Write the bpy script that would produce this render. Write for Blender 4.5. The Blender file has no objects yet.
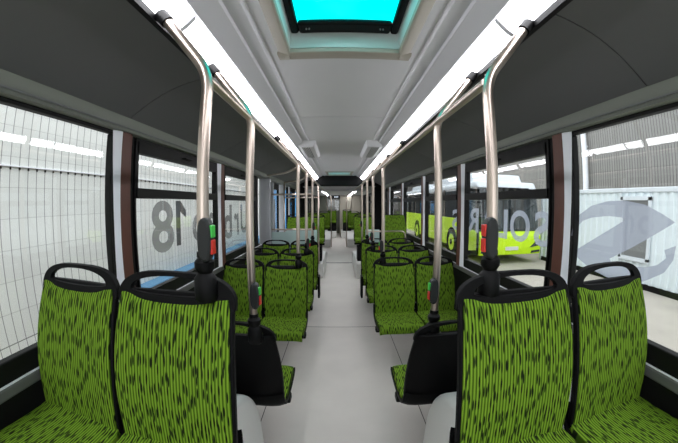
import bpy, math, random
from mathutils import Vector
random.seed(4)
S = bpy.context.scene
COL = S.collection
H = 1.62                       # eye height above the bus floor

# ------------------------------------------------------------------ camera
cd = bpy.data.cameras.new('camera'); cam = bpy.data.objects.new('camera', cd); COL.objects.link(cam); S.camera = cam
cam.location = (-.035, 0, H); cam.rotation_euler = (math.pi/2 - 17.5/320, 0, -1/320)
cd.type = 'PANO'; cd.sensor_width = 36; cd.sensor_fit = 'HORIZONTAL'; cd.clip_start = .02; cd.clip_end = 300
pc = cd if hasattr(cd, 'fisheye_polynomial_k1') else cd.cycles
pc.panorama_type = 'FISHEYE_LENS_POLYNOMIAL'          # wide lens with barrel distortion
pc.fisheye_polynomial_k0 = 0; pc.fisheye_polynomial_k1 = -678/36/320
pc.fisheye_polynomial_k2 = 0; pc.fisheye_polynomial_k3 = 0; pc.fisheye_polynomial_k4 = 0
pc.fisheye_fov = math.pi

# ------------------------------------------------------------------ world and exposure
SKY = 2.0; STRIP = 10; EXPO = 0.35
W = bpy.data.worlds.new('hall_daylight'); S.world = W; W.use_nodes = True
W.node_tree.nodes['Background'].inputs[0].default_value = (.93, .97, 1, 1)
W.node_tree.nodes['Background'].inputs[1].default_value = SKY
S.view_settings.view_transform = 'Standard'; S.view_settings.look = 'None'
S.view_settings.exposure = EXPO; S.view_settings.gamma = 1; S.view_settings.use_curve_mapping = False
S.cycles.use_denoising = True
S.cycles.max_bounces = 8; S.cycles.transparent_max_bounces = 16; S.cycles.sample_clamp_indirect = 6
S.cycles.caustics_reflective = False; S.cycles.caustics_refractive = False

# ------------------------------------------------------------------ materials
def lin(c): return tuple(((v/255)/12.92 if v/255 <= .04045 else ((v/255+.055)/1.055)**2.4) for v in c) + (1,)
def mat(name, rgb, rough=.5, metal=0, spec=.5, noise=0, nscale=6, bump=0, bscale=200):
    m = bpy.data.materials.new(name); m.use_nodes = True; n = m.node_tree.nodes; l = m.node_tree.links
    b = n['Principled BSDF']; c = lin(rgb)
    b.inputs['Base Color'].default_value = c; b.inputs['Roughness'].default_value = rough
    b.inputs['Metallic'].default_value = metal; b.inputs['Specular IOR Level'].default_value = spec
    tc = n.new('ShaderNodeTexCoord')
    if noise:
        t = n.new('ShaderNodeTexNoise'); t.inputs['Scale'].default_value = nscale; t.inputs['Detail'].default_value = 5
        l.new(tc.outputs['Object'], t.inputs['Vector'])
        mx = n.new('ShaderNodeMix'); mx.data_type = 'RGBA'
        mx.inputs[6].default_value = tuple(v*(1-noise) for v in c[:3])+(1,); mx.inputs[7].default_value = tuple(min(1, v*(1+noise)) for v in c[:3])+(1,)
        l.new(t.outputs['Fac'], mx.inputs[0]); l.new(mx.outputs[2], b.inputs['Base Color'])
    if bump:
        t2 = n.new('ShaderNodeTexNoise'); t2.inputs['Scale'].default_value = bscale; l.new(tc.outputs['Object'], t2.inputs['Vector'])
        bp = n.new('ShaderNodeBump'); bp.inputs['Strength'].default_value = bump; bp.inputs['Distance'].default_value = .002
        l.new(t2.outputs['Fac'], bp.inputs['Height']); l.new(bp.outputs['Normal'], b.inputs['Normal'])
    return m
def emit(name, rgb, strength):
    m = bpy.data.materials.new(name); m.use_nodes = True; b = m.node_tree.nodes['Principled BSDF']
    b.inputs['Base Color'].default_value = lin(rgb); b.inputs['Emission Color'].default_value = lin(rgb)
    b.inputs['Emission Strength'].default_value = strength
    return m
def glass(name, rgb, refl=1.0, rough=.0):
    m = bpy.data.materials.new(name); m.use_nodes = True; n = m.node_tree.nodes; l = m.node_tree.links
    n.remove(n['Principled BSDF']); out = n['Material Output']
    t = n.new('ShaderNodeBsdfTransparent'); t.inputs[0].default_value = lin(rgb)
    g = n.new('ShaderNodeBsdfGlossy'); g.inputs['Roughness'].default_value = rough
    f0 = n.new('ShaderNodeLayerWeight'); f0.inputs[0].default_value = .5
    f = n.new('ShaderNodeMath'); f.operation = 'POWER'; f.inputs[1].default_value = 5; l.new(f0.outputs['Facing'], f.inputs[0])
    k = n.new('ShaderNodeMath'); k.operation = 'MULTIPLY_ADD'; k.inputs[1].default_value = .9*refl; k.inputs[2].default_value = .045*refl
    x = n.new('ShaderNodeMixShader'); l.new(f.outputs[0], k.inputs[0]); l.new(k.outputs[0], x.inputs[0])
    l.new(t.outputs[0], x.inputs[1]); l.new(g.outputs[0], x.inputs[2]); l.new(x.outputs[0], out.inputs[0])
    return m
def film(name, rgb, opacity):
    m = bpy.data.materials.new(name); m.use_nodes = True; n = m.node_tree.nodes; l = m.node_tree.links
    n.remove(n['Principled BSDF']); out = n['Material Output']
    t = n.new('ShaderNodeBsdfTransparent'); d = n.new('ShaderNodeBsdfDiffuse'); tr = n.new('ShaderNodeBsdfTranslucent')
    d.inputs[0].default_value = lin(rgb); tr.inputs[0].default_value = lin(rgb)
    a = n.new('ShaderNodeMixShader'); a.inputs[0].default_value = .75; l.new(d.outputs[0], a.inputs[1]); l.new(tr.outputs[0], a.inputs[2])
    x = n.new('ShaderNodeMixShader'); x.inputs[0].default_value = opacity; l.new(t.outputs[0], x.inputs[1]); l.new(a.outputs[0], x.inputs[2])
    l.new(x.outputs[0], out.inputs[0])
    return m
def fabric():
    m = bpy.data.materials.new('green_moquette'); m.use_nodes = True; n = m.node_tree.nodes; l = m.node_tree.links
    b = n['Principled BSDF']; b.inputs['Roughness'].default_value = .85; b.inputs['Specular IOR Level'].default_value = .15
    tc = n.new('ShaderNodeUVMap'); oi = n.new('ShaderNodeObjectInfo')
    def vm(op, v, vec):
        q = n.new('ShaderNodeVectorMath'); q.operation = op; l.new(v, q.inputs[0]); q.inputs[1].default_value = vec; return q.outputs[0]
    def ma(op, a, bb=None, clamp=False):
        q = n.new('ShaderNodeMath'); q.operation = op; q.use_clamp = clamp
        for i, v in enumerate((a, bb)):
            if v is None: continue
            if isinstance(v, (int, float)): q.inputs[i].default_value = v
            else: l.new(v, q.inputs[i])
        return q.outputs[0]
    def strokes(scx, scy, off, thr):
        v = n.new('ShaderNodeTexVoronoi'); v.voronoi_dimensions = '2D'; v.inputs['Scale'].default_value = 1; v.inputs['Randomness'].default_value = .85
        p = vm('MULTIPLY', tc.outputs[0], (1/scx, 1/scy, 1)); p = vm('ADD', p, (off, off*1.7, 0)); l.new(p, v.inputs['Vector'])
        return ma('MULTIPLY', ma('SUBTRACT', thr, v.outputs['Distance']), 12, True)
    s1 = strokes(.013, .085, 0, .26); s2 = strokes(.021, .12, 7.3, .18)
    dark = ma('MAXIMUM', s1, s2)
    sep = n.new('ShaderNodeSeparateXYZ'); l.new(tc.outputs[0], sep.inputs[0])
    st = ma('SINE', ma('MULTIPLY', sep.outputs[0], 2*math.pi/.0115))
    st = ma('ADD', ma('MULTIPLY', st, .5), .5)
    mx = n.new('ShaderNodeMix'); mx.data_type = 'RGBA'; mx.inputs[6].default_value = lin((58, 86, 15)); mx.inputs[7].default_value = lin((122, 158, 42)); l.new(st, mx.inputs[0])
    m2 = n.new('ShaderNodeMix'); m2.data_type = 'RGBA'; l.new(dark, m2.inputs[0]); l.new(mx.outputs[2], m2.inputs[6]); m2.inputs[7].default_value = lin((22, 32, 10))
    l.new(m2.outputs[2], b.inputs['Base Color'])
    bp = n.new('ShaderNodeBump'); bp.inputs['Strength'].default_value = .4; bp.inputs['Distance'].default_value = .002
    l.new(st, bp.inputs['Height']); l.new(bp.outputs['Normal'], b.inputs['Normal'])
    return m
def blocks(name, rgb, dark, w, h, mort, axis='y', offset=0):
    """wall of upright cladding blocks; the brick texture runs along world y (or x) and z"""
    m = bpy.data.materials.new(name); m.use_nodes = True; n = m.node_tree.nodes; l = m.node_tree.links
    b = n['Principled BSDF']; b.inputs['Roughness'].default_value = .8
    tc = n.new('ShaderNodeTexCoord'); sep = n.new('ShaderNodeSeparateXYZ'); cmb = n.new('ShaderNodeCombineXYZ')
    l.new(tc.outputs['Object'], sep.inputs[0]); l.new(sep.outputs['Y' if axis == 'y' else 'X'], cmb.inputs[0]); l.new(sep.outputs['Z'], cmb.inputs[1])
    def br(w, h, mort, c1, c2, mo):
        t = n.new('ShaderNodeTexBrick'); t.offset = offset; t.inputs['Scale'].default_value = 1
        t.inputs['Brick Width'].default_value = w; t.inputs['Row Height'].default_value = h; t.inputs['Mortar Size'].default_value = mort
        t.inputs['Mortar Smooth'].default_value = .3
        t.inputs['Color1'].default_value = lin(c1); t.inputs['Color2'].default_value = lin(c2); t.inputs['Mortar'].default_value = lin(mo)
        l.new(cmb.outputs[0], t.inputs['Vector']); return t
    c2 = tuple(v-8 for v in rgb)
    t1 = br(w, 50, mort, rgb, c2, dark); t2 = br(50, h, mort*.6, (255,)*3, (250,)*3, tuple(int(v*.86) for v in (255,)*3))
    mx = n.new('ShaderNodeMix'); mx.data_type = 'RGBA'; mx.blend_type = 'MULTIPLY'; mx.inputs[0].default_value = 1
    l.new(t1.outputs[0], mx.inputs[6]); l.new(t2.outputs[0], mx.inputs[7]); l.new(mx.outputs[2], b.inputs['Base Color'])
    return m

M = dict(
 fabric=fabric(),
 shell=mat('black_seat_plastic', (7, 7, 8), .6, spec=.14, bump=.15, bscale=400),
 blackp=mat('black_plastic', (7, 7, 8), .5, spec=.18),
 rubber=mat('black_rubber', (9, 9, 9), .7, spec=.2),
 steel=mat('brushed_steel', (205, 190, 178), .3, 1),
 alu=mat('pale_aluminium', (178, 180, 184), .4, .6),
 floor=mat('grey_vinyl_floor', (208, 203, 196), .45, noise=.10, nscale=3, spec=.4),
 seam=mat('dark_floor_seam', (60, 58, 56), .7),
 podium=mat('light_grey_podium', (222, 222, 218), .4),
 ceil=mat('light_grey_ceiling', (222, 222, 226), .5, noise=.03, nscale=2),
 beige=mat('beige_hatch_rim', (168, 162, 150), .5), cream=mat('cream_panel', (205, 198, 182), .5),
 mould=mat('white_grey_moulding', (225, 224, 230), .45),
 dpanel=mat('charcoal_panel', (98, 98, 99), .6, bump=.1, bscale=500),
 cove=mat('grey_green_cove', (128, 132, 123), .55),
 dark=mat('black_lower_wall', (9, 9, 9), .65, spec=.2),
 frame=mat('window_rubber_frame', (8, 8, 8), .55, spec=.25),
 sillm=mat('grey_sill', (104, 104, 104), .45, .3),
 wood=mat('brown_pillar', (92, 54, 42), .5, noise=.15, nscale=12),
 white=mat('white_paint', (242, 244, 250), .45),
 strip=emit('light_diffuser', (250, 250, 255), STRIP),
 rear_fill=emit('rear_fill_diffuser', (250, 250, 255), 7),  # glow of the fill strips added in the rear section
 glass=glass('clear_window_glass', (250, 251, 251), 1.1),
 cyan=glass('cyan_tinted_glass', (10, 236, 232), .4, .1),
 recess=mat('recess_white', (214, 222, 220), .5),
 filmd=film('grey_window_film', (128, 128, 128), .8),
 filml=film('pale_window_film', (184, 190, 206), .85),
 red=mat('red_button', (200, 40, 28), .4), greenb=mat('green_button', (60, 190, 70), .4),
 grey=mat('mid_grey_plastic', (120, 122, 122), .5),
 button=mat('charcoal_button_box', (40, 42, 42), .5, spec=.3),
 screen=mat('frosted_screen', (188, 212, 208), .3),
 bellows=mat('black_bellows', (7, 7, 8), .8, spec=.2),
 lime=mat('lime_paint', (200, 240, 20), .35), bwhite=mat('white_vehicle_paint', (215, 222, 228), .35),
 vglass=mat('dark_vehicle_glass', (34, 42, 46), .08, spec=.8), tyre=mat('tyre_rubber', (18, 18, 18), .8),
 plate=mat('number_plate', (215, 215, 215), .5), lamp=mat('lamp_lens', (235, 235, 235), .2),
 concrete=mat('yard_concrete', (170, 164, 154), .9, noise=.22, nscale=1.3),
 blockw=blocks('white_ribbed_cladding', (240, 241, 236), (150, 150, 148), .16, .38, .008),
 hall=blocks('grey_ribbed_cladding', (148, 146, 142), (92, 90, 88), .16, 1.1, .02),
 container=mat('white_container_paint', (222, 232, 236), .6, noise=.06, nscale=2),
 teal=mat('teal_paint', (40, 190, 170), .5), blue=mat('blue_paint', (60, 150, 215), .5),
 navy=mat('slate_blue_kerb', (92, 142, 180), .6, noise=.25, nscale=1.2),
 curtain=mat('grey_green_rear', (120, 124, 112), .7), display=emit('display_digits', (210, 220, 235), 1.2),
)

# ------------------------------------------------------------------ mesh tools
class MB:
    def __init__(s): s.v = []; s.f = []; s.uv = {}
    def quad(s, a, b, c, d, uv=None):
        i = len(s.v); s.v += [tuple(a), tuple(b), tuple(c), tuple(d)]; s.f.append((i, i+1, i+2, i+3))
    def box(s, x0, x1, y0, y1, z0, z1):
        i = len(s.v)
        s.v += [(x, y, z) for x in (x0, x1) for y in (y0, y1) for z in (z0, z1)]
        s.f += [tuple(i+k for k in q) for q in ((0, 1, 3, 2), (4, 6, 7, 5), (0, 4, 5, 1), (2, 3, 7, 6), (0, 2, 6, 4), (1, 5, 7, 3))]
        return s
    def tube(s, path, r, n=12, ry=None, caps=True):
        P = [Vector(p) for p in path]; i0 = len(s.v); up = None
        for k, p in enumerate(P):
            t = (P[min(k+1, len(P)-1)] - P[max(k-1, 0)]).normalized()
            if up is None:
                up = Vector((0, 0, 1)) if abs(t.z) < .9 else Vector((0, 1, 0))
            a = t.cross(up).normalized(); b = a.cross(t).normalized(); up = b
            rr = r[k] if isinstance(r, (list, tuple)) else r
            for j in range(n):
                q = 2*math.pi*j/n; s.v.append(tuple(p + a*math.cos(q)*rr + b*math.sin(q)*(ry or rr)))
        for k in range(len(P)-1):
            for j in range(n):
                s.f.append((i0+k*n+j, i0+k*n+(j+1) % n, i0+(k+1)*n+(j+1) % n, i0+(k+1)*n+j))
        if caps:
            s.f.append(tuple(i0+j for j in range(n))[::-1]); s.f.append(tuple(i0+(len(P)-1)*n+j for j in range(n)))
        return s
    def prism(s, pts, axis, a, b):
        """2D outline pushed along an axis: x -> pts are (y,z); y -> (x,z); z -> (x,y)"""
        def P(p, t): return {'x': (t, p[0], p[1]), 'y': (p[0], t, p[1]), 'z': (p[0], p[1], t)}[axis]
        i = len(s.v); n = len(pts)
        s.v += [P(p, a) for p in pts] + [P(p, b) for p in pts]
        s.f.append(tuple(range(i, i+n))); s.f.append(tuple(range(i+2*n-1, i+n-1, -1)))
        for k in range(n): s.f.append((i+k, i+n+k, i+n+(k+1) % n, i+(k+1) % n))
        return s
    def sweep(s, rows, uv=False):
        """grid of points, rows of equal length"""
        i = len(s.v); n = len(rows[0])
        for r in rows: s.v += [tuple(p) for p in r]
        for a in range(len(rows)-1):
            for b in range(n-1): s.f.append((i+a*n+b, i+a*n+b+1, i+(a+1)*n+b+1, i+(a+1)*n+b))
        return s
    def build(s, name, m, parent=None, smooth=False, bevel=0, seg=2, uvfun=None, solid=0, loc=None):
        me = bpy.data.meshes.new(name); me.from_pydata(s.v, [], s.f); me.update()
        import bmesh
        bm = bmesh.new(); bm.from_mesh(me); bmesh.ops.recalc_face_normals(bm, faces=bm.faces); bm.to_mesh(me); bm.free()
        me.materials.append(m)
        if uvfun:
            u = me.uv_layers.new(name='UVMap')
            for lp in me.loops: u.data[lp.index].uv = uvfun(s.v[lp.vertex_index], lp.vertex_index)
        o = bpy.data.objects.new(name, me); COL.objects.link(o)
        if parent: o.parent = parent
        if loc: o.location = loc
        if smooth:
            for p in me.polygons: p.use_smooth = True
            if smooth == 'auto':
                me.set_sharp_from_angle(angle=math.radians(40))
        if solid:
            q = o.modifiers.new('solid', 'SOLIDIFY'); q.thickness = solid; q.offset = 0
        if bevel:
            q = o.modifiers.new('bevel', 'BEVEL'); q.width = bevel; q.segments = seg; q.limit_method = 'ANGLE'; q.angle_limit = .6
        return o
def box(name, b, m, parent=None, bevel=0, **k): return MB().box(*b).build(name, m, parent, bevel=bevel, **k)
def fillet(P, r, n=6):
    P = [Vector(p) for p in P]; out = [P[0]]
    for a, b, c in zip(P, P[1:], P[2:]):
        d1 = (a-b); d2 = (c-b); q = min(r, d1.length*.49, d2.length*.49); p0 = b+d1.normalized()*q; p1 = b+d2.normalized()*q
        for i in range(n+1):
            t = i/n; out.append(p0*(1-t)**2 + b*2*t*(1-t) + p1*t*t)
    return out + [P[-1]]
def tag(o, label=None, cat=None, group=None, kind=None):
    for k, v in (('label', label), ('category', cat), ('group', group), ('kind', kind)):
        if v: o[k] = v
    return o
def empty(name, loc, rz=0, **k):
    o = bpy.data.objects.new(name, None); COL.objects.link(o); o.location = loc; o.rotation_euler = (0, 0, rz); o.empty_display_size = .1
    return tag(o, **k)
KIDS = {}
def copy_tree(o, parent=None):
    c = o.copy(); COL.objects.link(c); c.parent = parent
    for ch in list(o.children): copy_tree(ch, c)
    return c
def st(o): o['kind'] = 'structure'; return o

# ================================================================== BUS SHELL
Y0, Y1 = -2.2, 17.6
YA = 9.2                                     # where the bellows arch begins
st(box('floor', (-1.34, 1.34, Y0, Y1, -.06, 0), M['floor']))
b = MB()
for x in (-.62, .62): b.box(x-.003, x+.003, Y0, 8.7, 0, .0015)
b.box(-.36, .36, 8.68, 8.74, 0, .004); b.box(-.62, .62, 4.0, 4.008, 0, .0012)
st(b.build('trim_1', M['seam']))

# side windows: list of (y0,y1,hopper) between pillars
PIL = [(1.51, 1.68), (3.19, 3.35), (4.75, 4.91), (6.37, 6.53), (8.0, 8.15), (9.0, 9.3)]  # side walls, pillars and windows scaled outward about the camera
ZB, ZT = H-.56, H+.41                         # glass bottom, glass top
ZS = H-.65
for sgn, side in ((-1, 'left'), (1, 'right')):
    X = lambda a: sgn*(a+.09 if a > 1.05 else a)
    w = MB()
    w.box(*sorted((X(1.19), X(1.27))), Y0, Y1, -.3, ZS)            # below the sill
    w.box(*sorted((X(1.19), X(1.27))), Y0, Y1, ZT+.02, H+.80)      # above the glass
    for (a, c) in PIL[:] + [(Y0-.1, Y0), (10.8, 12.2), (13.6, 13.8), (15.3, 17.6)]:
        if side == 'left' and 5 < a < 8: continue
        w.box(*sorted((X(1.20), X(1.26))), a, c, ZS-.01, ZT+.03)
    st(w.build('wall_'+side, M['dark']))
    # sill ledge
    s_ = MB(); s_.box(*sorted((X(1.178), X(1.195))), Y0, YA-.2, ZS-.05, ZS)
    st(s_.build('trim_'+('2' if sgn < 0 else '3'), M['sillm'], bevel=.012))
    s_ = MB(); s_.box(*sorted((X(1.180), X(1.188))), Y0, YA-.2, ZS, ZS+.006)
    st(s_.build('trim_'+('4' if sgn < 0 else '5'), M['white']))
    # outer body skirt below/above, as seen from outside
    # cove above the windows with a fine bead
    c = MB(); prof = [(1.15, H+.43), (1.163, H+.45), (1.163, H+.485), (1.150, H+.515), (1.25, H+.54), (1.25, H+.425)]
    c.prism([(X(p[0]), p[1]) for p in prof], 'y', Y0, YA)
    st(c.build('trim_'+('6' if sgn < 0 else '7'), M['cove'], smooth='auto'))
    c = MB(); c.tube([(X(1.156), Y0, H+.455), (X(1.156), YA, H+.455)], .005, 8)
    st(c.build('trim_'+('8' if sgn < 0 else '9'), M['grey'], smooth=True))
    # dark sloping roof panels between cove and light, with gaps at the seams
    seams = [Y0, 1.55, 3.1, 4.65, 6.2, 7.75, YA] if sgn < 0 else [Y0, .82, 2.35, 3.9, 5.45, 7.0, 8.4, YA]
    d = MB()
    pr = []
    for i in range(11):
        t = i/10; x = 1.25-(1.25-.695)*t; z = H+.508+.187*t + .045*math.sin(math.pi*t)
        pr.append((sgn*x, z))
    back = [(p[0], p[1]+.02) for p in pr][::-1]
    for a, e in zip(seams, seams[1:]): d.prism(pr+back, 'y', a+.003, e-.003)
    st(d.build('trim_'+('10' if sgn < 0 else '11'), M['dpanel'], smooth='auto'))
    st(MB().prism([(p[0], p[1]+.016) for p in pr]+[(p[0], p[1]+.03) for p in pr][::-1], 'y', Y0, YA).build('trim_'+('12' if sgn < 0 else '13'), M['rubber']))
    # mouldings beside the light
    m_ = MB()
    m_.prism([(X(.603), H+.757), (X(.585), H+.752), (X(.535), H+.785), (X(.50), H+.80), (X(.49), H+.85), (X(.61), H+.85)], 'y', Y0, YA)
    m_.prism([(X(.425), H+.815), (X(.42), H+.812), (X(.41), H+.812), (X(.405), H+.822), (X(.43), H+.83)], 'y', Y0, YA)
    st(m_.build('trim_'+('14' if sgn < 0 else '15'), M['mould'], smooth='auto'))
    r_ = MB().box(*sorted((X(.688), X(.712))), Y0, YA, H+.668, H+.70)
    st(r_.build('trim_'+('16' if sgn < 0 else '17'), M['blackp']))
    # pillars: brown face with a white reveal on the near side
    for i, (a, e) in enumerate(PIL[:5]):
        if sgn < 0 and i in (2, 3): continue
        t = MB().box(*sorted((X(1.165), X(1.2))), a+.0, a+.105, ZS, ZT+.05)
        o = st(t.build('trim_%d' % (20+i+(10 if sgn > 0 else 0)), M['wood'], bevel=.008))
        n = 14; rows = []
        for k in range(n+1):
            z = ZS+(ZT+.03-ZS)*k/n; q = (2*k/n-1)**2*.035
            rows.append([(X(1.166), a+.001, z), (X(1.168), a-.01-q*.3, z), (X(1.186), a-.058-q+.02, z), (X(1.189), a-.050-q+.02, z)])
        q = MB().sweep(rows); q.build('reveal', M['white'], o, smooth='auto')

# roof slab, ceiling
b = MB()
HA = [(.70, 1.57), (8.15, 9.0)]              # hatch openings
ys = [Y0, .72, 1.62, 8.15, 9.05, YA]
def slab(b, y0, y1, x0=-.62, x1=.62): b.box(x0, x1, y0, y1, H+.82, H+.84)
for a, e in ((Y0, .68), (1.59, 2.924), (2.936, 5.895), (5.907, 8.13), (9.02, YA)): slab(b, a, e)
for a, e in HA: slab(b, a-.02, e+.02, -.62, -.31); slab(b, a-.02, e+.02, .31, .62)
st(b.build('ceiling', M['ceil']))
b = MB()
for a, e in ((Y0, .70), (1.64, 8.13), (9.07, Y1+.1)): b.box(-1.36, 1.36, a, e, H+.86, H+.95)
for a, e in HA: b.box(-1.36, -.38, a-.02, e+.02, H+.86, H+.95); b.box(.38, 1.36, a-.02, e+.02, H+.86, H+.95)
st(b.build('trim_18', M['rubber']))
# hatches
for k, (a, e) in enumerate(HA):
    t = empty('roof_hatch', (0, (a+e)/2, H+.82), label=('large open-shaft roof skylight with cyan tinted glass nearest the viewer' if k == 0 else 'distant cyan roof skylight just before the black bellows arch'), cat='skylight')
    h = (e-a)/2
    r = MB()
    for (x0, x1, y0, y1) in ((-.305, -.29, -h, h), (.29, .305, -h, h), (-.305, .305, -h-.015, -h), (-.305, .305, h, h+.015)): r.box(x0, x1, y0, y1, .018, .15)
    r.build('shaft', M['recess'], t)
    r = MB()
    def ring(r, x0, y0, x1, y1, z0, z1):      # x0,y0 inner half sizes; x1,y1 outer
        r.box(-x1, -x0, -y1, y1, z0, z1); r.box(x0, x1, -y1, y1, z0, z1); r.box(-x0, x0, -y1, -y0, z0, z1); r.box(-x0, x0, y0, y1, z0, z1)
    pa = [(.288, .012), (.290, -.008), (.30, -.014), (.345, -.006), (.36, .006), (.36, .012)]
    for sx in (-1, 1): r.prism([(sx*p[0], p[1]) for p in pa], 'y', -h-.07, h+.07)
    for sx in (-1, 1): r.prism([(sx*(h+(p[0]-.29)*1.7), p[1]) for p in pa], 'x', -.36, .36)
    r.build('surround', M['beige'], t, smooth='auto')
    r = MB(); ring(r, .245, h-.11, .289, h-.002, .105, .14); r.build('frame', M['blackp'], t, bevel=.015)
    r = MB().box(-.247, .247, -h+.11, h-.11, .118, .126); r.build('pane', M['cyan'], t)
    for x in (-.2, -.185, .185, .2):
        MB().tube([(x, h-.065, .096), (x, h-.065, .106)], .004, 8).build('screw', M['alu'], t)

# end walls
b = MB(); b.box(-1.36, 1.36, Y0-.08, Y0, -.06, .75); b.box(-1.36, 1.36, Y0-.08, Y0, H+.45, H+.95)
b.box(-1.36, -1.15, Y0-.08, Y0, .75, H+.45); b.box(1.15, 1.36, Y0-.08, Y0, .75, H+.45)
st(b.build('wall_front', M['dark']))
b = MB(); b.box(-1.36, 1.36, Y1, Y1+.08, -.06, H-.35); b.box(-1.36, 1.36, Y1, Y1+.08, H+.30, H+.95)
b.box(-1.36, -.66, Y1, Y1+.08, H-.35, H+.30); b.box(.02, 1.36, Y1, Y1+.08, H-.35, H+.30)
st(b.build('wall_rear', M['curtain']))
f = st(box('window_9', (-.66, .02, Y1+.02, Y1+.03, H-.35, H+.30), M['glass']))
# rear ceiling and its arch
st(MB().box(-1.27, 1.27, YA+.36, 10.8, H+.52, H+.55).box(-1.27, 1.27, 10.8, Y1, H+.45, H+.55).build('trim_19', M['ceil']))

# ------------------------------------------------------------------ windows
def window(idx, sgn, a, e, hopper):
    X = lambda v: sgn*(v+.09)
    t = box('window_%d' % idx, (*sorted((X(1.226), X(1.232))), a, e, ZB-.02, ZT+.02), M['glass']); st(t)
    f = MB(); x0, x1 = sorted((X(1.19), X(1.236)))
    f.box(x0, x1, a, e, ZS-.005, ZB); f.box(x0, x1, a, e, ZT-.0, ZT+.035)
    f.box(x0, x1, a, a+.016, ZB, ZT); f.box(x0, x1, e-.016, e, ZB, ZT)
    if hopper:
        f.box(x0, x1, a+.016, e-.016, ZT-.075, ZT)
        f.box(x0-.012*(sgn > 0), x1+.012*(sgn < 0), a+.016, e-.016, H+.05, H+.113)
        f.box(x0, x1, a+.016, a+.04, H+.1, ZT); f.box(x0, x1, e-.04, e-.016, H+.1, ZT)
        f.tube([(X(1.19), (a+e)/2-.07, ZT-.035), (X(1.165), (a+e)/2-.06, ZT-.035), (X(1.165), (a+e)/2+.06, ZT-.035), (X(1.19), (a+e)/2+.07, ZT-.035)], .007, 8)
    f.build('frame', M['frame'], t, bevel=.006)
    return t
WL = {}
WL[1] = window(1, -1, Y0, 1.46, False)
WL[2] = window(2, -1, 1.69, 3.14, True)
WL[3] = window(3, -1, 3.36, 4.70, True)
WL[4] = window(4, -1, 8.16, 8.98, True)
WL[5] = window(5, 1, Y0, 1.46, False)
WL[6] = window(6, 1, 1.69, 3.14, True)
WL[7] = window(7, 1, 3.36, 4.70, True)
WL[8] = window(8, 1, 4.92, 6.32, True)
WL[10] = window(10, 1, 6.54, 7.95, True)
WL[11] = window(11, 1, 8.16, 8.98, True)
for i, (s_, a, e) in enumerate(((-1, 12.2, 13.6), (1, 12.2, 13.6), (-1, 13.8, 15.3), (1, 13.8, 15.3))): window(12+i, s_, a, e, True)

# lettering on the glass, readable from outside
LK = 1.078                    # lettering and emblem scaled about the camera: sizes were taken for a wall 1.2 m off; the glass stands 1.32 m off
def glyph_poly(ch):
    cu = bpy.data.curves.new('t', 'FONT'); cu.body = ch; cu.resolution_u = 6; cu.offset = .022
    o = bpy.data.objects.new('t', cu); COL.objects.link(o)
    dg = bpy.context.evaluated_depsgraph_get(); dg.update()
    me = bpy.data.meshes.new_from_object(o.evaluated_get(dg)); bpy.data.objects.remove(o)
    return [v.co.copy() for v in me.vertices], [tuple(p.vertices) for p in me.polygons]
def glyph(ch, sgn, ya, ye, za, ze, m, par):
    """ya is where the glyph's left edge (seen from outside) falls"""
    vs, fs = glyph_poly(ch)
    x0, x1 = min(v.x for v in vs), max(v.x for v in vs); y0, y1 = min(v.y for v in vs), max(v.y for v in vs)
    b = MB(); b.v = [(sgn*1.3245, LK*(ya+(v.x-x0)/(x1-x0)*(ye-ya)), H+LK*(za+(v.y-y0)/(y1-y0)*(ze-za))) for v in vs]; b.f = fs
    b.build('letter', m, par)
for ch, a, e, z0, z1 in (('8', 2.12, 1.81, -.32, .035), ('o', 2.72, 2.44, -.31, -.07), ):
    glyph(ch, -1, a, e, z0, z1, M['filmd'], WL[2])
b = MB(); one = [(0, 0), (0, 1), (-.45, 1), (-1, .78), (-1, .60), (-.42, .76), (-.42, 0)]
b.prism([(LK*(2.155-.17*p[0]*-1.0*-1.0), H+LK*(-.30+.335*p[1])) for p in one], 'x', -1.3250, -1.3240); b.build('letter', M['filmd'], WL[2])
glyph('n', -1, 2.96, 2.79, -.31, -.07, M['filmd'], WL[2])
for ch, a, e, z0, z1 in (('b', 3.47, 3.20, -.37, .0), ('r', 3.72, 3.55, -.36, -.10), ('U', 4.10, 3.80, -.36, .0)):
    glyph(ch, -1, a, e, z0, z1, M['filmd'], WL[3])
for ch, a, e in (('S', 1.60, 1.79), ('O', 1.84, 2.11), ('L', 2.15, 2.34), ('A', 2.37, 2.62), ('R', 2.68, 2.93)):
    glyph(ch, 1, a, e, -.25, -.03, M['filml'], WL[6])
glyph('S', 1, 3.13, 3.38, -.27, -.05, M['filml'], WL[7])
half = [(0.716, -0.043), (0.785, -0.014), (0.882, 0.02), (1.007, 0.037), (1.12, 0.034), (1.245, 0.011), (1.353, -0.044), (1.395, -0.1), (1.402, -0.155), (1.342, -0.132), (1.356, -0.102), (1.31, -0.068), (1.243, -0.049), (1.119, -0.036), (1.027, -0.038), (1.013, -0.052), (1.162, -0.125), (1.39, -0.242)]
cy_, cz_ = (half[0][0]+half[-1][0])/2, (half[0][1]+half[-1][1])/2
full = half[:-1] + [(2*cy_-p[0], 2*cz_-p[1]) for p in half[:-1]]
from mathutils.geometry import tessellate_polygon
b = MB(); b.v = [(1.3245, LK*p[0], H+LK*p[1]) for p in full]
b.f = [tuple(t) for t in tessellate_polygon([[Vector((p[0], p[1], 0)) for p in full]])]
b.build('emblem', M['filml'], WL[5])

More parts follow.
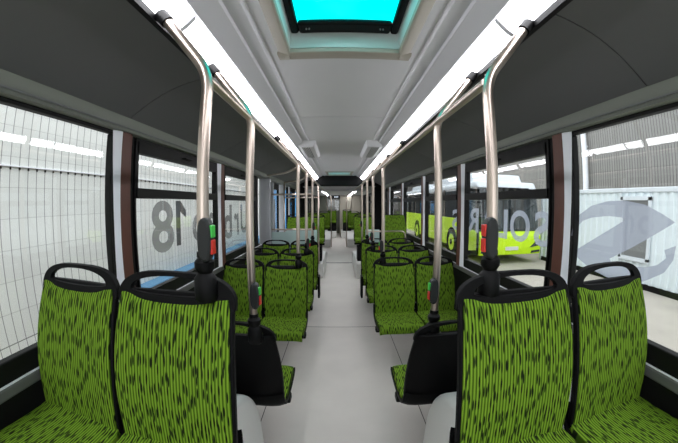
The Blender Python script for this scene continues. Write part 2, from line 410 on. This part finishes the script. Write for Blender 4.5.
# ------------------------------------------------------------------ ceiling lights
for sgn in (-1, 1):
    X = lambda v: sgn*v
    t = empty('light_strip', (X(.62), Y0, H+.7), label='long bright fluorescent light strip along the %s edge of the ceiling' % ('left' if sgn < 0 else 'right'), cat='ceiling light')
    ends = [Y0, -.55, 1.05, 2.6, 4.15, 5.7, 7.25, YA]
    for a, e in zip(ends, ends[1:]):
        pts = []
        for i in range(6):
            q = i/5; x = .69+(.606-.69)*q; z = .695+(.757-.695)*q - .012*math.sin(math.pi*q)
            pts.append((X(x)-X(.62), z-.7))
        pts2 = [(p[0], p[1]+.02) for p in pts][::-1]
        MB().prism(pts+pts2, 'y', a-Y0+.012, e-Y0-.012).build('diffuser', M['strip'], t)
        MB().prism([(p[0]*1.03, p[1]-.003) for p in pts]+pts2, 'y', e-Y0-.014, e-Y0+.014).build('joint', M['mould'], t)

for sgn in (-1, 1):  # fill strips added to brighten the rear section, not known fittings
    t = empty('light_strip', (sgn*.55, 11.0, H+.43), label='added fill light strip brightening the rear beyond the bellows on the %s' % ('left' if sgn < 0 else 'right'), cat='ceiling light')
    MB().box(-.06, .06, 0, 6.3, .0, .012).build('diffuser', M['rear_fill'], t, bevel=.005)
    MB().box(-.075, .075, -.02, 6.32, .004, .014).build('fill_tray', M['mould'], t)
# ceiling air vents
for sgn, nm in ((-1, 'left'), (1, 'right')):
    t = empty('ceiling_vent', (sgn*.46, 4.7, H+.82), label='pale wedge-shaped ceiling air vent on the %s side' % nm, cat='vent')
    q = MB(); hw = .135
    lo = [(-hw+.04, -.52), (hw-.03, -.52), (hw-.03, .52), (-hw+.04, .52)]; hi = [(-hw, -.66), (hw, -.66), (hw, .66), (-hw, .66)]
    q.v = [(sgn*-x, y, -.06) for x, y in lo]+[(sgn*-x, y, .0) for x, y in hi]
    q.f = [(0, 1, 2, 3), (4, 5, 6, 7)]+[(i, (i+1) % 4, 4+(i+1) % 4, 4+i) for i in range(4)]
    q.build('housing', M['ceil'], t, bevel=.006)
    g = MB()
    for k in range(5): g.box(*sorted((sgn*(.045-.022*k), sgn*(.055-.022*k))), -.46, .46, -.064, -.06)
    g.build('grille', M['grey'], t)

# ================================================================== PODIUMS AND WHEEL ARCHES
for sgn, nm in ((-1, 'left'), (1, 'right')):
    X = lambda v: sgn*v
    t = empty('seat_podium', (X(.85), 0, 0), label='raised seat podium with rounded white wheel arch at front %s' % nm, cat='podium')
    x0, x1 = sorted((X(.50)-X(.85), X(1.275)-X(.85)))
    p = MB().box(x0, x1, Y0+.05, .86, 0, .36); p.build('base', M['podium'], t, bevel=.03)
    pts = [(.84, 0), (.84, .70)]
    for k in range(13):
        a = math.radians(90-90*k/12); pts.append((1.13+.46*math.cos(a)**1, .30+.42*math.sin(a)))
    pts += [(1.59, 0)]
    MB().prism(pts, 'x', x0, x1).build('wheel_arch', M['podium'], t, smooth='auto', bevel=.035, seg=4)
    t = empty('seat_podium', (X(.78), 7.8, 0), label='raised podium with white edge below the middle-axle seats on the %s' % nm, cat='podium')
    x0, x1 = sorted((X(.36)-X(.78), X(1.275)-X(.78)))
    MB().box(x0, x1, -1.0, .9, 0, .34).build('base', M['podium'], t, bevel=.02)
    xa, xb = sorted((X(.40)-X(.78), X(.80)-X(.78)))
    MB().box(xa, xb, -.72, -.4, .34, .67).build('seat_box', M['dark'], t, bevel=.01)
    t = empty('seat_podium', (X(.7), 13.5, 0), label='low rear podium under the back rows on the %s' % nm, cat='podium')
    x0, x1 = sorted((X(.11)-X(.7), X(1.275)-X(.7)))
    MB().box(*sorted((X(.32)-X(.7), X(1.275)-X(.7))), -1.6, 1.7, 0, .3).box(x0, x1, 1.7, 3.25, 0, .3).build('base', M['podium'], t, bevel=.02)
    xa, xb = sorted((X(.20 if sgn > 0 else .12)-X(.7), X(.62 if sgn > 0 else .55)-X(.7)))
    MB().box(xa+.002, xb, 2.15, 2.42, .3, .64).build('added_support', M['dark'], t, bevel=.01)  # box added as a support under the rearmost seats

# ================================================================== SEATS
def lerp(a, b, t): return a+(b-a)*t
# back centreline (y,z): crease -> top of fabric
def back_pt(s):       # s 0..1
    y = .165*s + .022*math.sin(math.pi*min(1, s*1.0))*(-1)
    z = .48 + .50*s
    return y, z
def half_w(s): return .215 + .010*math.sin(math.pi*s)
NX, NS = 10, 16
def shell_rows(yoff, hw_add, s0=-.04, s1=1.0):
    rows = []
    for i in range(NS+1):
        s = lerp(s0, s1, i/NS); y, z = back_pt(s); hw = half_w(max(0, s))+hw_add
        k = max(0, s-.93)/.07 if s1 < 1.1 else max(0, s-1.1)/.07; hw -= (.006 if s1 < 1.1 else .03)*k*k
        rows.append([(lerp(-hw, hw, j/NX), y+yoff-.018*abs(2*j/NX-1)**3, z+.0) for j in range(NX+1)])
    return rows
def closed(rowsA, rowsB):
    """front and back sheets joined round the rim"""
    b = MB(); n = len(rowsA[0]); R = len(rowsA)
    b.sweep(rowsA); off = len(b.v); b.sweep(rowsB)
    A = lambda i, j: i*n+j; B = lambda i, j: off+i*n+j
    for i in range(R-1):
        b.f.append((A(i, 0), A(i+1, 0), B(i+1, 0), B(i, 0))); b.f.append((A(i, n-1), A(i+1, n-1), B(i+1, n-1), B(i, n-1)))
    for j in range(n-1):
        b.f.append((A(0, j), A(0, j+1), B(0, j+1), B(0, j))); b.f.append((A(R-1, j), A(R-1, j+1), B(R-1, j+1), B(R-1, j)))
    return b
def shift(rows, dy, dz=0): return [[(p[0], p[1]+dy, p[2]+dz) for p in r] for r in rows]
def make_seat(plain=False, label=None, group=None):
    t = empty('bus_seat', (0, 0, 0), label=label, cat='seat', group=group)
    A = shell_rows(.012, .003); Bk = shift(A, .034)
    if plain:
        A = shell_rows(.012, .0, s1=1.17); Bk = shift(A, .034)
    closed(A, Bk).build('back_shell', M['shell'], t, smooth='auto', bevel=.008)
    # upholstery on the back, top edge dips at the middle
    F = shell_rows(-.006, -.008, .0, .985 if not plain else 1.15); G = shift(F, .022)
    F2 = []
    for i, r in enumerate(F):
        q = []
        for j, p in enumerate(r):
            e = abs(2*j/NX-1); edge = min(1, (1-e)*5, (NS-i)/1.5+.25 if i > NS-2 else 1)
            q.append((p[0], p[1]+.012*(1-edge), p[2]-(.012*(1-e*e) if i == NS else 0)))
        F2.append(q)
    def uvf(v, i): return (v[0]+.31, v[2]*1.05)
    closed(F2, G).build('backrest', M['fabric'], t, smooth='auto', uvfun=uvf)
    # cushion: from crease forward (-y) with a rounded front lip
    prof = [(.0, .485), (-.04, .478), (-.10, .478), (-.2, .483), (-.30, .49), (-.37, .492), (-.41, .483), (-.435, .46), (-.44, .43), (-.435, .405)]
    rows, rb = [], []
    for k, (y, z) in enumerate(prof):
        hw = .222 if y > -.38 else .215; hw = hw if y < -.02 else .212
        rows.append([(lerp(-hw, hw, j/NX), y, z-.012*(abs(2*j/NX-1)**6) + .006*abs(2*j/NX-1)**2) for j in range(NX+1)])
        rb.append([(lerp(-hw, hw, j/NX), min(y+.01, max(y, -.40)), min(z-.05, .43) if k < 7 else z-.0) for j in range(NX+1)])
    rb = [[(p[0], max(p[1], -.405), p[2]) for p in r] for r in rb]
    arc = [0]
    for a, c in zip(prof, prof[1:]): arc.append(arc[-1]+math.hypot(c[0]-a[0], c[1]-a[1]))
    def uvc(v, i): return (v[0]+.77, (i % (len(prof)*(NX+1)))//(NX+1) and arc[(i % (len(prof)*(NX+1)))//(NX+1)] or 0)
    closed(rows, rb).build('cushion', M['fabric'], t, smooth='auto', uvfun=uvc)
    # black pan below the cushion, rising behind into the shell
    P = []
    for (y, z) in ((.06, .50), (.045, .45), (.0, .405), (-.1, .385), (-.25, .385), (-.38, .395), (-.425, .41)):
        P.append([(lerp(-.228, .228, j/NX), y, z+.03*abs(2*j/NX-1)**5) for j in range(NX+1)])
    closed(P, shift(P, 0, .025)).build('seat_pan', M['shell'], t, smooth='auto')
    if not plain:
        # grab handle: a bent plate with a long slot, rising from both shoulders
        n = 40; outer, inner = [], []
        for k in range(n):
            a = 2*math.pi*k/n; ca, sa = math.cos(a), math.sin(a)
            sg = lambda v, p: math.copysign(abs(v)**p, v)
            if sa >= 0: outer.append((.227*sg(ca, .62), .955+.092*sa**.9)); inner.append((.168*sg(ca, .95), .985+.048*sa**.95))
            else: outer.append((.227*sg(ca, .3), .955+.03*sg(sa, .5))); inner.append((.168*sg(ca, .95), .985+.014*sg(sa, .9)))
        b = MB(); q0, q1 = .150, .178
        for (yy) in (q0, q1):
            for (x, z) in outer: b.v.append((x, yy+(z-.95)*.25, z))
            for (x, z) in inner: b.v.append((x, yy+(z-.95)*.25, z))
        for k in range(n):
            k2 = (k+1) % n
            b.f += [(k, k2, n+k2, n+k), (2*n+k, 3*n+k, 3*n+k2, 2*n+k2), (k, 2*n+k, 2*n+k2, k2), (n+k, n+k2, 3*n+k2, 3*n+k)]
        b.build('grab_handle', M['shell'], t, smooth='auto', bevel=.007, seg=3)
    # cantilever beam and bracket under the pan
    MB().box(-.226, .226, -.22, -.14, .335, .385).build('support_beam', M['blackp'], t, bevel=.01)
    return t
R180 = math.pi
seat0 = make_seat()
plain0 = make_seat(True)
used = {}
def seat(x, y, z, rz, label, group=None, plain=False):
    src = plain0 if plain else seat0
    o = src if not used.get(plain) else copy_tree(src)
    used[plain] = True
    o.location = (x, y, z); o.rotation_euler = (0, 0, rz)
    for k in ('group',):
        if k in o: del o[k]
    tag(o, label, 'seat', group); return o
XA, XW = .57, 1.03
g1 = 'forward-facing green bus seats'
for sgn, nm in ((-1, 'left'), (1, 'right')):
    seat(sgn*XA - (.015 if sgn > 0 else 0), .74, .36, 0, 'closest green aisle seat on the %s, upright pole fixed to its top corner' % nm, g1)
    seat(sgn*XW, .74, .36, 0, 'closest green window seat on the %s, beside the large front window' % nm, g1)
    seat(sgn*XA, 1.63, 0, R180, 'backward-turned seat on the %s aisle showing its black shell behind the closest seats' % nm, 'seats turned away from the viewer')
rows_ = {-1: (3.07, 3.92, 4.87), 1: (3.22, 4.22, 5.12)}
ordn = ('first', 'second', 'third')
for sgn, nm in ((-1, 'left'), (1, 'right')):
    for k, y in enumerate(rows_[sgn]):
        a = seat(sgn*XA, y, 0, 0, 'green aisle seat on the %s in the %s low row past the seats facing away' % (nm, ordn[k]), g1)
        seat(sgn*(XW-.0), y, 0, 0, 'green window-side seat on the %s in the %s low row past the seats facing away' % (nm, ordn[k]), g1)
    # middle axle
    seat(sgn*XA, 7.5+.1*(sgn > 0), .34, 0, 'raised green aisle seat on a black box, %s side before the bellows' % nm, g1)
seat(-XW, 7.5, .34, 0, 'raised green window-side seat on the left before the bellows', g1)
seat(1.0, 5.72, .36, 0, 'tall green seat with plain rounded top by the right window, behind a horizontal rail', plain=True)
for sgn, nm in ((-1, 'left'), (1, 'right')):
    seat(sgn*XA, 12.4, .3, 0, 'far green aisle seat beyond the bellows on the %s' % nm, g1)
    seat(sgn*XW, 12.4, .3, 0, 'far green window seat beyond the bellows on the %s' % nm, g1)
seat(-.34, 16.0, .3, 0, 'rearmost green seat in front of the back window', g1)
seat(.42, 16.0, .3, 0, 'rearmost green seat in front of the pale engine tower', g1)

# black arm beside the third row, on the aisle
for sgn, nm in ((-1, 'left'), (1, 'right')):
    t = MB().box(-.012, .012, -.035, .035, .12, .50).box(-.05, .012, -.02, .02, 0, .0001)
    t = empty('folding_armrest', (sgn*.325, 4.75, 0), label='black folded armrest hanging at the %s edge of the far aisle' % nm, cat='armrest')
    MB().box(-.016, .016, -.09, .09, .20, .54).build('arm', M['blackp'], t, bevel=.014)
    MB().tube([(0, 0, .46), (sgn*.08, 0, .46)], .012, 8).build('pivot', M['blackp'], t, smooth=True)

# ================================================================== POLES AND RAILS
RX, RZ = .45, H+.415
def pole(sgn, y, zb, lean=True, box_z=None, label='', r=.019, top=None, bc=('greenb', 'red')):
    X = lambda v: sgn*v
    t = empty('grab_pole', (X(RX)+(.010 if sgn < 0 else .002), y, 0), label=label, cat='pole', group='steel poles with bent tops')
    if lean: path = [(0, 0, zb), (0, 0, RZ+.0), (X(.205), -.0, H+.665), (X(.225), 0, H+.69)]
    else: path = [(0, 0, zb), (0, 0, RZ)]
    MB().tube(fillet(path, .07), r, 14).build('tube', M['steel'], t, smooth='auto')
    if lean:
        MB().tube([(X(.195), 0, H+.652), (X(.235), 0, H+.70)], r*1.35, 12).build('ceiling_bracket', M['blackp'], t, smooth='auto')
    MB().tube([(0, 0, zb-.125), (0, 0, zb-.115), (0, 0, zb-.05), (0, 0, zb-.035), (0, 0, zb-.02), (0, 0, zb+.0), (0, 0, zb+.012), (0, 0, zb+.014), (0, 0, zb+.03)], [r*1.7, r*2.0, r*1.9, r*1.2, r*1.7, r*1.7, r*1.1, r*1.25, r*1.2], 14).build('pole_clamp', M['blackp'], t, smooth='auto')
    if box_z:
        # oval bell-push box with the buttons on the aisle side
        pts = []
        for k in range(20):
            a = 2*math.pi*k/20; c_, s_ = math.cos(a), math.sin(a)
            pts.append((math.copysign(abs(c_)**.7, c_)*.022, math.copysign(abs(s_)**.8, s_)*.064))
        ox = -sgn*.022
        o = MB().prism(pts, 'y', -.022, .022).build('button_box', M['button'], t, bevel=.008, loc=(ox, -r-.012, box_z), smooth='auto')
        for m_, z0, z1 in ((bc[0], .006, .042), (bc[1], -.042, .0)):
            MB().box(*sorted((-sgn*.015, -sgn*.0265)), -.014, .014, z0, z1).build('push_button', M[m_], o, bevel=.003)
    return t
def lbl(s): return s
pole(-1, .90, H-.17, True, H-.10, 'steel pole clamped to the closest left aisle seat')
pole(1, .93, H-.17, True, H-.10, 'steel pole clamped to the closest right aisle seat', bc=('red', 'red'))
pole(-1, 1.43, H-.55, True, H-.42, 'steel pole rising from the left backward-turned seat')
pole(1, 1.50, H-.56, True, H-.42, 'steel pole rising from the right backward-turned seat')
pole(-1, 3.22, H-.53, True, None, 'steel pole on the first left low-row aisle seat')
pole(-1, 4.08, H-.53, True, H-.50, 'steel pole on the second left low-row aisle seat')
pole(-1, 5.05, H-.53, True, H-.35, 'steel pole on the third left low-row aisle seat')
pole(1, 3.42, H-.54, True, H-.45, 'steel pole on the first right low-row aisle seat')
pole(1, 4.42, H-.54, True, H-.45, 'steel pole on the second right low-row aisle seat')
pole(1, 5.30, H-.54, True, None, 'steel pole on the third right low-row aisle seat')
pole(1, 6.45, .05, True, H-.4, 'thin steel pole standing on the floor beside the far right aisle')
for sgn, nm in ((-1, 'left'), (1, 'right')):
    X = lambda v: sgn*v
    y0 = .90 if sgn < 0 else .93
    t = tag(MB().tube(fillet([(X(RX), y0, RZ-.01), (X(RX), 8.7, RZ-.01), (X(.40), 9.6, RZ-.12), (X(.36), 9.8, H-.2)], .15), .016, 12).build('overhead_rail', M['steel'], smooth='auto'),
        'long horizontal steel handrail running overhead along the %s of the aisle' % nm, 'handrail')
    pts = fillet([(X(.29), 12.0, .0), (X(.29), 12.0, H+.26), (X(.33), 12.5, H+.33), (X(.33), 15.5, H+.33)], .3)
    tag(MB().tube(pts, .018, 10).build('overhead_rail', M['steel'], smooth='auto'), 'far steel handrail beyond the bellows on the %s' % nm, 'handrail')
# curved ceiling tubes at the left doors
tag(MB().tube(fillet([(-.47, 3.45, H+.40), (-.75, 4.3, H+.42), (-1.15, 5.0, H+.46)], .6, 10), .015, 10).build('ceiling_grab_bar', M['steel'], smooth=True), 'nearer curved steel bar under the ceiling before the left doors', 'handrail')
tag(MB().tube(fillet([(-.47, 4.5, H+.40), (-.7, 5.6, H+.41), (-1.12, 6.4, H+.44)], .6, 10), .015, 10).build('ceiling_grab_bar', M['steel'], smooth=True), 'farther curved steel bar under the ceiling above the left doors', 'handrail')

# door partition on the left: crossbars, screen
t = empty('partition', (-.8, 5.25, 0), label='steel framed partition with pale screen behind the left low rows', cat='partition')
MB().tube([(-.38, 0, H+.16), (.35, 0, H+.16)], .015, 10).build('crossbar', M['steel'], t, smooth=True)
MB().tube([(-.38, 0, H-.42), (.35, 0, H-.42)], .015, 10).build('crossbar', M['steel'], t, smooth=True)
MB().tube([(-.38, 0, 0), (-.38, 0, H+.45)], .018, 10).build('post', M['steel'], t, smooth=True)
MB().box(-.34, .32, -.008, .008, .45, H-.46).build('screen', M['screen'], t, bevel=.003)
t = empty('partition', (-.78, 6.78, 0), label='second steel crossbar partition farther back by the left doors', cat='partition')
MB().tube([(-.40, 0, H+.14), (.35, 0, H+.14)], .015, 10).build('crossbar', M['steel'], t, smooth=True)
MB().tube([(-.40, 0, .34), (-.40, 0, H+.45)], .018, 10).build('post', M['steel'], t, smooth=True)
MB().tube([(.33, 0, .34), (.33, 0, H+.42)], .018, 10).build('post', M['steel'], t, smooth=True)
MB().box(-.36, .30, -.008, .008, .40, H-.55).build('screen', M['screen'], t, bevel=.003)
# right partition, in front of the tall seat
t = empty('seat_partition', (.80, 5.48, 0), label='steel rail and pale screen in front of the tall plain seat on the right', cat='partition')
MB().tube(fillet([(-.34, 0, H-.47), (.33, 0, H-.47), (.36, 0, H-.78)], .08), .014, 10).build('rail', M['steel'], t, smooth='auto')
MB().box(-.36, -.12, -.008, .008, .42, H-.44).build('screen', M['screen'], t, bevel=.003)
MB().tube([(-.34, 0, 0), (-.34, 0, H-.47)], .014, 10).build('post', M['steel'], t, smooth=True)

# ------------------------------------------------------------------ left doors
pl = st(box('trim_30', (-1.31, -1.12, 5.05, 5.13, 0, H+.42), M['alu'], bevel=.01))
for i, (a, e) in enumerate(((5.17, 5.92), (5.98, 6.73))):
    d = st(MB().box(-1.33, -1.29, a, e, 0, .25).box(-1.33, -1.29, a, a+.07, .25, H+.38).box(-1.33, -1.29, e-.07, e, .25, H+.38).box(-1.33, -1.29, a, e, H+.30, H+.42).build('door_%d' % (i+1), M['frame'], bevel=.008))
    MB().box(-1.315, -1.308, a+.06, e-.06, .22, H+.33).build('pane', M['glass'], d)
    MB().tube([(-1.26, a+.12, .7), (-1.26, a+.12, H+.1)], .016, 10).build('handle', M['alu'], d, smooth=True)
st(box('trim_31', (-1.31, -1.18, 6.80, 6.90, 0, H+.42), M['white'], bevel=.01))
st(box('trim_32', (-1.31, -1.25, 5.92, 5.98, 0, H+.42), M['alu'], bevel=.01))

# ------------------------------------------------------------------ bellows section
t = empty('bellows', (0, 9.2, 0), label='black articulation bellows arch closing the front section', cat='bellows')
MB().box(-1.27, 1.27, 0, .35, H+.53, H+.83).build('header', M['bellows'], t, bevel=.02)
for s in (-1, 1):
    b = MB(); pts = []
    n = 9
    for k in range(n):
        y = 0.02+1.55*k/n
        pts += [(s*1.08, y), (s*1.15, y+.086)]
    outline = pts + [(s*1.25, 1.57), (s*1.25, 0.02)]
    b.prism(outline, 'z', 0, H+.53)
    b.build('pleated_side', M['bellows'], t)
# rear: engine tower, display, rear screen
t = empty('engine_tower', (.62, 16.9, 0), label='tall cream engine tower at the far rear right', cat='cabinet')
MB().box(-.56, .56, -.1, .68, 0, H+.44).build('housing', M['cream'], t, bevel=.03)
MB().box(-.5, .2, -.115, -.1, .9, H+.36).build('panel', M['cream'], t, bevel=.01)
t = empty('display', (-.20, 15.6, H+.33), label='small dark passenger display with pale digits hanging at the rear', cat='display')
MB().box(-.32, .26, -.05, .05, -.07, .09).build('housing', M['blackp'], t, bevel=.01)
vs, fs = glyph_poly('8:00'); w0 = min(v.x for v in vs); w1 = max(v.x for v in vs)
b = MB(); b.v = [(-.02+(v.x-w0)/(w1-w0)*.2, -.052, -.01+v.y*.07) for v in vs]; b.f = fs; b.build('digits', M['display'], t)
MB().box(-.02, .02, -.02, .02, .09, .10).build('bracket', M['blackp'], t)

# ================================================================== YARD OUTSIDE
G = H-1.97
st(box('ground', (-9, 16, -12, 45, G-.1, G), M['concrete']))
wl = st(box('wall_outside_left', (-4.3, -4.0, -10, 19, G, H+3.2), M['blockw']))
b = MB()
y = -4
while y < 16:
    b.box(-4.0, -3.985, y-.012, y+.012, H+.50, H+.53); y += .16
b.build('bolt_row', M['dark'], wl)
MB().box(-4.0, -3.97, -10, 19, H+.535, H+.55).build('drip_rail', M['white'], wl)
st(box('trim_40', (-4.0, -3.66, 5.2, 19, G, G+.42), M['navy'], bevel=.02))
st(box('wall_outside_right', (12.2, 12.5, -14, 40, G, H+7), M['hall']))
st(box('wall_outside_end', (-9, 12.2, 40, 40.3, G, H+5), M['hall']))
tag(MB().tube([(11.95, 12.25, G), (11.95, 12.25, H+6.5)], .15, 14).tube([(11.95, 12.25, H+3.0), (12.195, 12.25, H+3.0)], .05, 8).build('downpipe', M['white'], smooth='auto'), 'white vertical downpipe on the grey ribbed hall wall', 'pipe')

# white shipping container
t = empty('shipping_container', (8.8, 3.2, G), label='white corrugated container standing in the yard outside the right window', cat='container')
cx0, cy0, cy1, ch = 7.5-8.8, -4.2-3.2+.0, 10.2-3.2, 2.52
b = MB(); pts = []
y = cy0+.1; k = 0
outline = []
while y < cy1-.2:
    outline += [(cx0+.04, y), (cx0+.04, y+.10), (cx0, y+.13), (cx0, y+.23)]; y += .26
outline += [(-cx0, cy1-.05), (-cx0, cy0+.05)]
b.prism(outline, 'z', .12, ch-.1); b.build('corrugated_body', M['container'], t)
b = MB().box(cx0-.02, -cx0, cy0, cy1, 0.0, .14); b.build('bottom_rail', M['rubber'], t)
b = MB().box(cx0-.03, -cx0, cy0, cy1, ch-.12, ch); b.build('top_rail', M['bwhite'], t, bevel=.02)
for y in (cy0, cy1-.12): MB().box(cx0-.035, cx0+.1, y, y+.12, 0, ch).build('corner_post', M['bwhite'], t)
# window/door in the container side
wy0, wy1 = 5.05-3.2, 6.15-3.2
o = MB().box(cx0-.06, cx0+.02, wy0, wy0+.09, .7, 2.28).box(cx0-.06, cx0+.02, wy1-.09, wy1, .7, 2.28).box(cx0-.06, cx0+.02, wy0, wy1, 2.2, 2.3).box(cx0-.06, cx0+.02, wy0, wy1, .66, .76).build('window_frame', M['bwhite'], t)
MB().box(cx0-.02, cx0, wy0+.08, wy1-.08, .7, 2.24).build('window_blind', M['grey'], o)

# lime city bus parked outside
BX0, BX1, BY0, BY1 = 4.55, 7.05, 9.6, 21.6
t = empty('parked_bus', ((BX0+BX1)/2, BY0, G), label='lime green and white city bus parked outside the right windows', cat='bus')
cx = (BX0+BX1)/2; hw = (BX1-BX0)/2; L = BY1-BY0
b = MB(); prof = [(0, .32), (-.02, .55), (.0, .95), (.08, 1.05), (.08, 1.10), (L, 1.10), (L, .32)]
b.prism(prof, 'x', -hw, hw); b.prism([(1.95, 1.0), (2.0, 1.36), (2.1, 1.45), (L-.05, 1.45), (L-.05, 1.0)], 'x', -hw-.005, hw+.005); b.build('lower_body', M['lime'], t, bevel=.08, seg=3)
b = MB(); prof = [(.07, 1.08), (.13, 1.8), (.30, 2.62), (L, 2.62), (L, 1.08)]
b.prism(prof, 'x', -hw+.03, hw-.03); b.build('glazing', M['vglass'], t, bevel=.10, seg=3)
b = MB(); prof = [(.26, 2.55), (.42, 2.80), (L, 2.80), (L, 2.55)]
b.prism(prof, 'x', -hw+.02, hw-.02); b.build('roof', M['bwhite'], t, bevel=.08, seg=3)
MB().prism([(1.0, 2.78), (1.2, 3.12), (5.8, 3.12), (6.1, 2.78)], 'x', -hw+.2, hw-.2).build('roof_pod', M['bwhite'], t, bevel=.06)
MB().prism([(7.2, 2.78), (7.3, 3.06), (10.6, 3.06), (10.8, 2.78)], 'x', -hw+.2, hw-.2).build('roof_pod', M['bwhite'], t, bevel=.06)
def wheel(par, x, y, s):
    o = MB().tube([(x, y, .48), (x+s*.28, y, .48)], .48, 28).build('wheel', M['tyre'], par, smooth='auto', bevel=.03)
    MB().tube([(x-s*.012, y, .48), (x+s*.05, y, .48)], .33, 24).build('rim', M['lime'], o, smooth='auto')
    MB().tube([(x-s*.03, y, .48), (x, y, .48)], .11, 16).build('hub', M['tyre'], o, smooth='auto')
    a = MB().tube([(x-s*.006, y, .50), (x+s*.03, y, .50)], .58, 28).build('wheel_arch', M['rubber'], par, smooth='auto')
wheel(t, -hw-.01, 2.7, 1); wheel(t, hw+.01, 2.7, -1); wheel(t, -hw-.01, 8.5, 1); wheel(t, hw+.01, 8.5, -1)
for y in (2.15, 3.7, 5.1, 6.5, 7.9, 9.3, 10.6):
    MB().box(-hw-.004, -hw+.06, y, y+.09, 1.46, 2.60).build('window_post', M['rubber'], t)
# open front door leaf
d = MB().box(-hw-.55, -hw-.50, .05, .12, .35, 2.5).box(-hw-.02, -hw-.07, .05, .12, .35, 2.5).box(-hw-.55, -hw-.02, .05, .12, 2.42, 2.5).box(-hw-.55, -hw-.02, .05, .12, .35, .5).build('front_door', M['rubber'], t)
MB().box(-hw-.5, -hw-.07, .075, .095, .5, 2.42).build('door_glass', M['glass'], d)
MB().box(-.26, .26, -.05, -.02, .48, .60).build('number_plate', M['plate'], t)
for s in (-1, 1):
    o = MB().prism([(s*(hw-.5), .55), (s*(hw-.06), .62), (s*(hw-.03), .82), (s*(hw-.25), .74)], 'y', -.045, .02).build('headlamp', M['vglass'], t, bevel=.01)
    MB().tube([(s*(hw-.2), -.055, .70), (s*(hw-.2), -.03, .70)], .045, 14).build('lamp_lens', M['lamp'], o, smooth='auto')
    MB().prism([(s*(hw-.42), .36), (s*(hw-.05), .40), (s*(hw-.05), .47), (s*(hw-.4), .44)], 'y', -.04, 0).build('fog_lamp', M['vglass'], t)
MB().box(-.02, .02, -.0, .09, 1.2, 1.9).build('wiper', M['rubber'], t)
MB().box(-.75, .75, .12, .22, 2.38, 2.58).build('destination_panel', M['blackp'], t)

# teal trestle and blue door leaf seen through the left glass
t = empty('trestle', (-3.45, 12.2, G), label='teal metal trestle standing in the yard by the white ribbed wall', cat='trestle')
for s in (-1, 1):
    MB().tube([(s*.2, -.1, 0), (s*.03, 0, 1.15)], .06, 8).build('leg', M['teal'], t, smooth='auto')
    MB().tube([(s*.2, .1, 0), (s*.03, 0, 1.15)], .06, 8).build('leg', M['teal'], t, smooth='auto')
MB().box(-.1, .1, -.12, .12, 1.1, 1.6).build('beam', M['teal'], t, bevel=.01)
tag(box('blue_container', (-6.2, -4.0, 25.0, 31.0, G, H+1.1), M['blue'], bevel=.03), 'blue box-shaped container glimpsed through the left door glass', 'container')
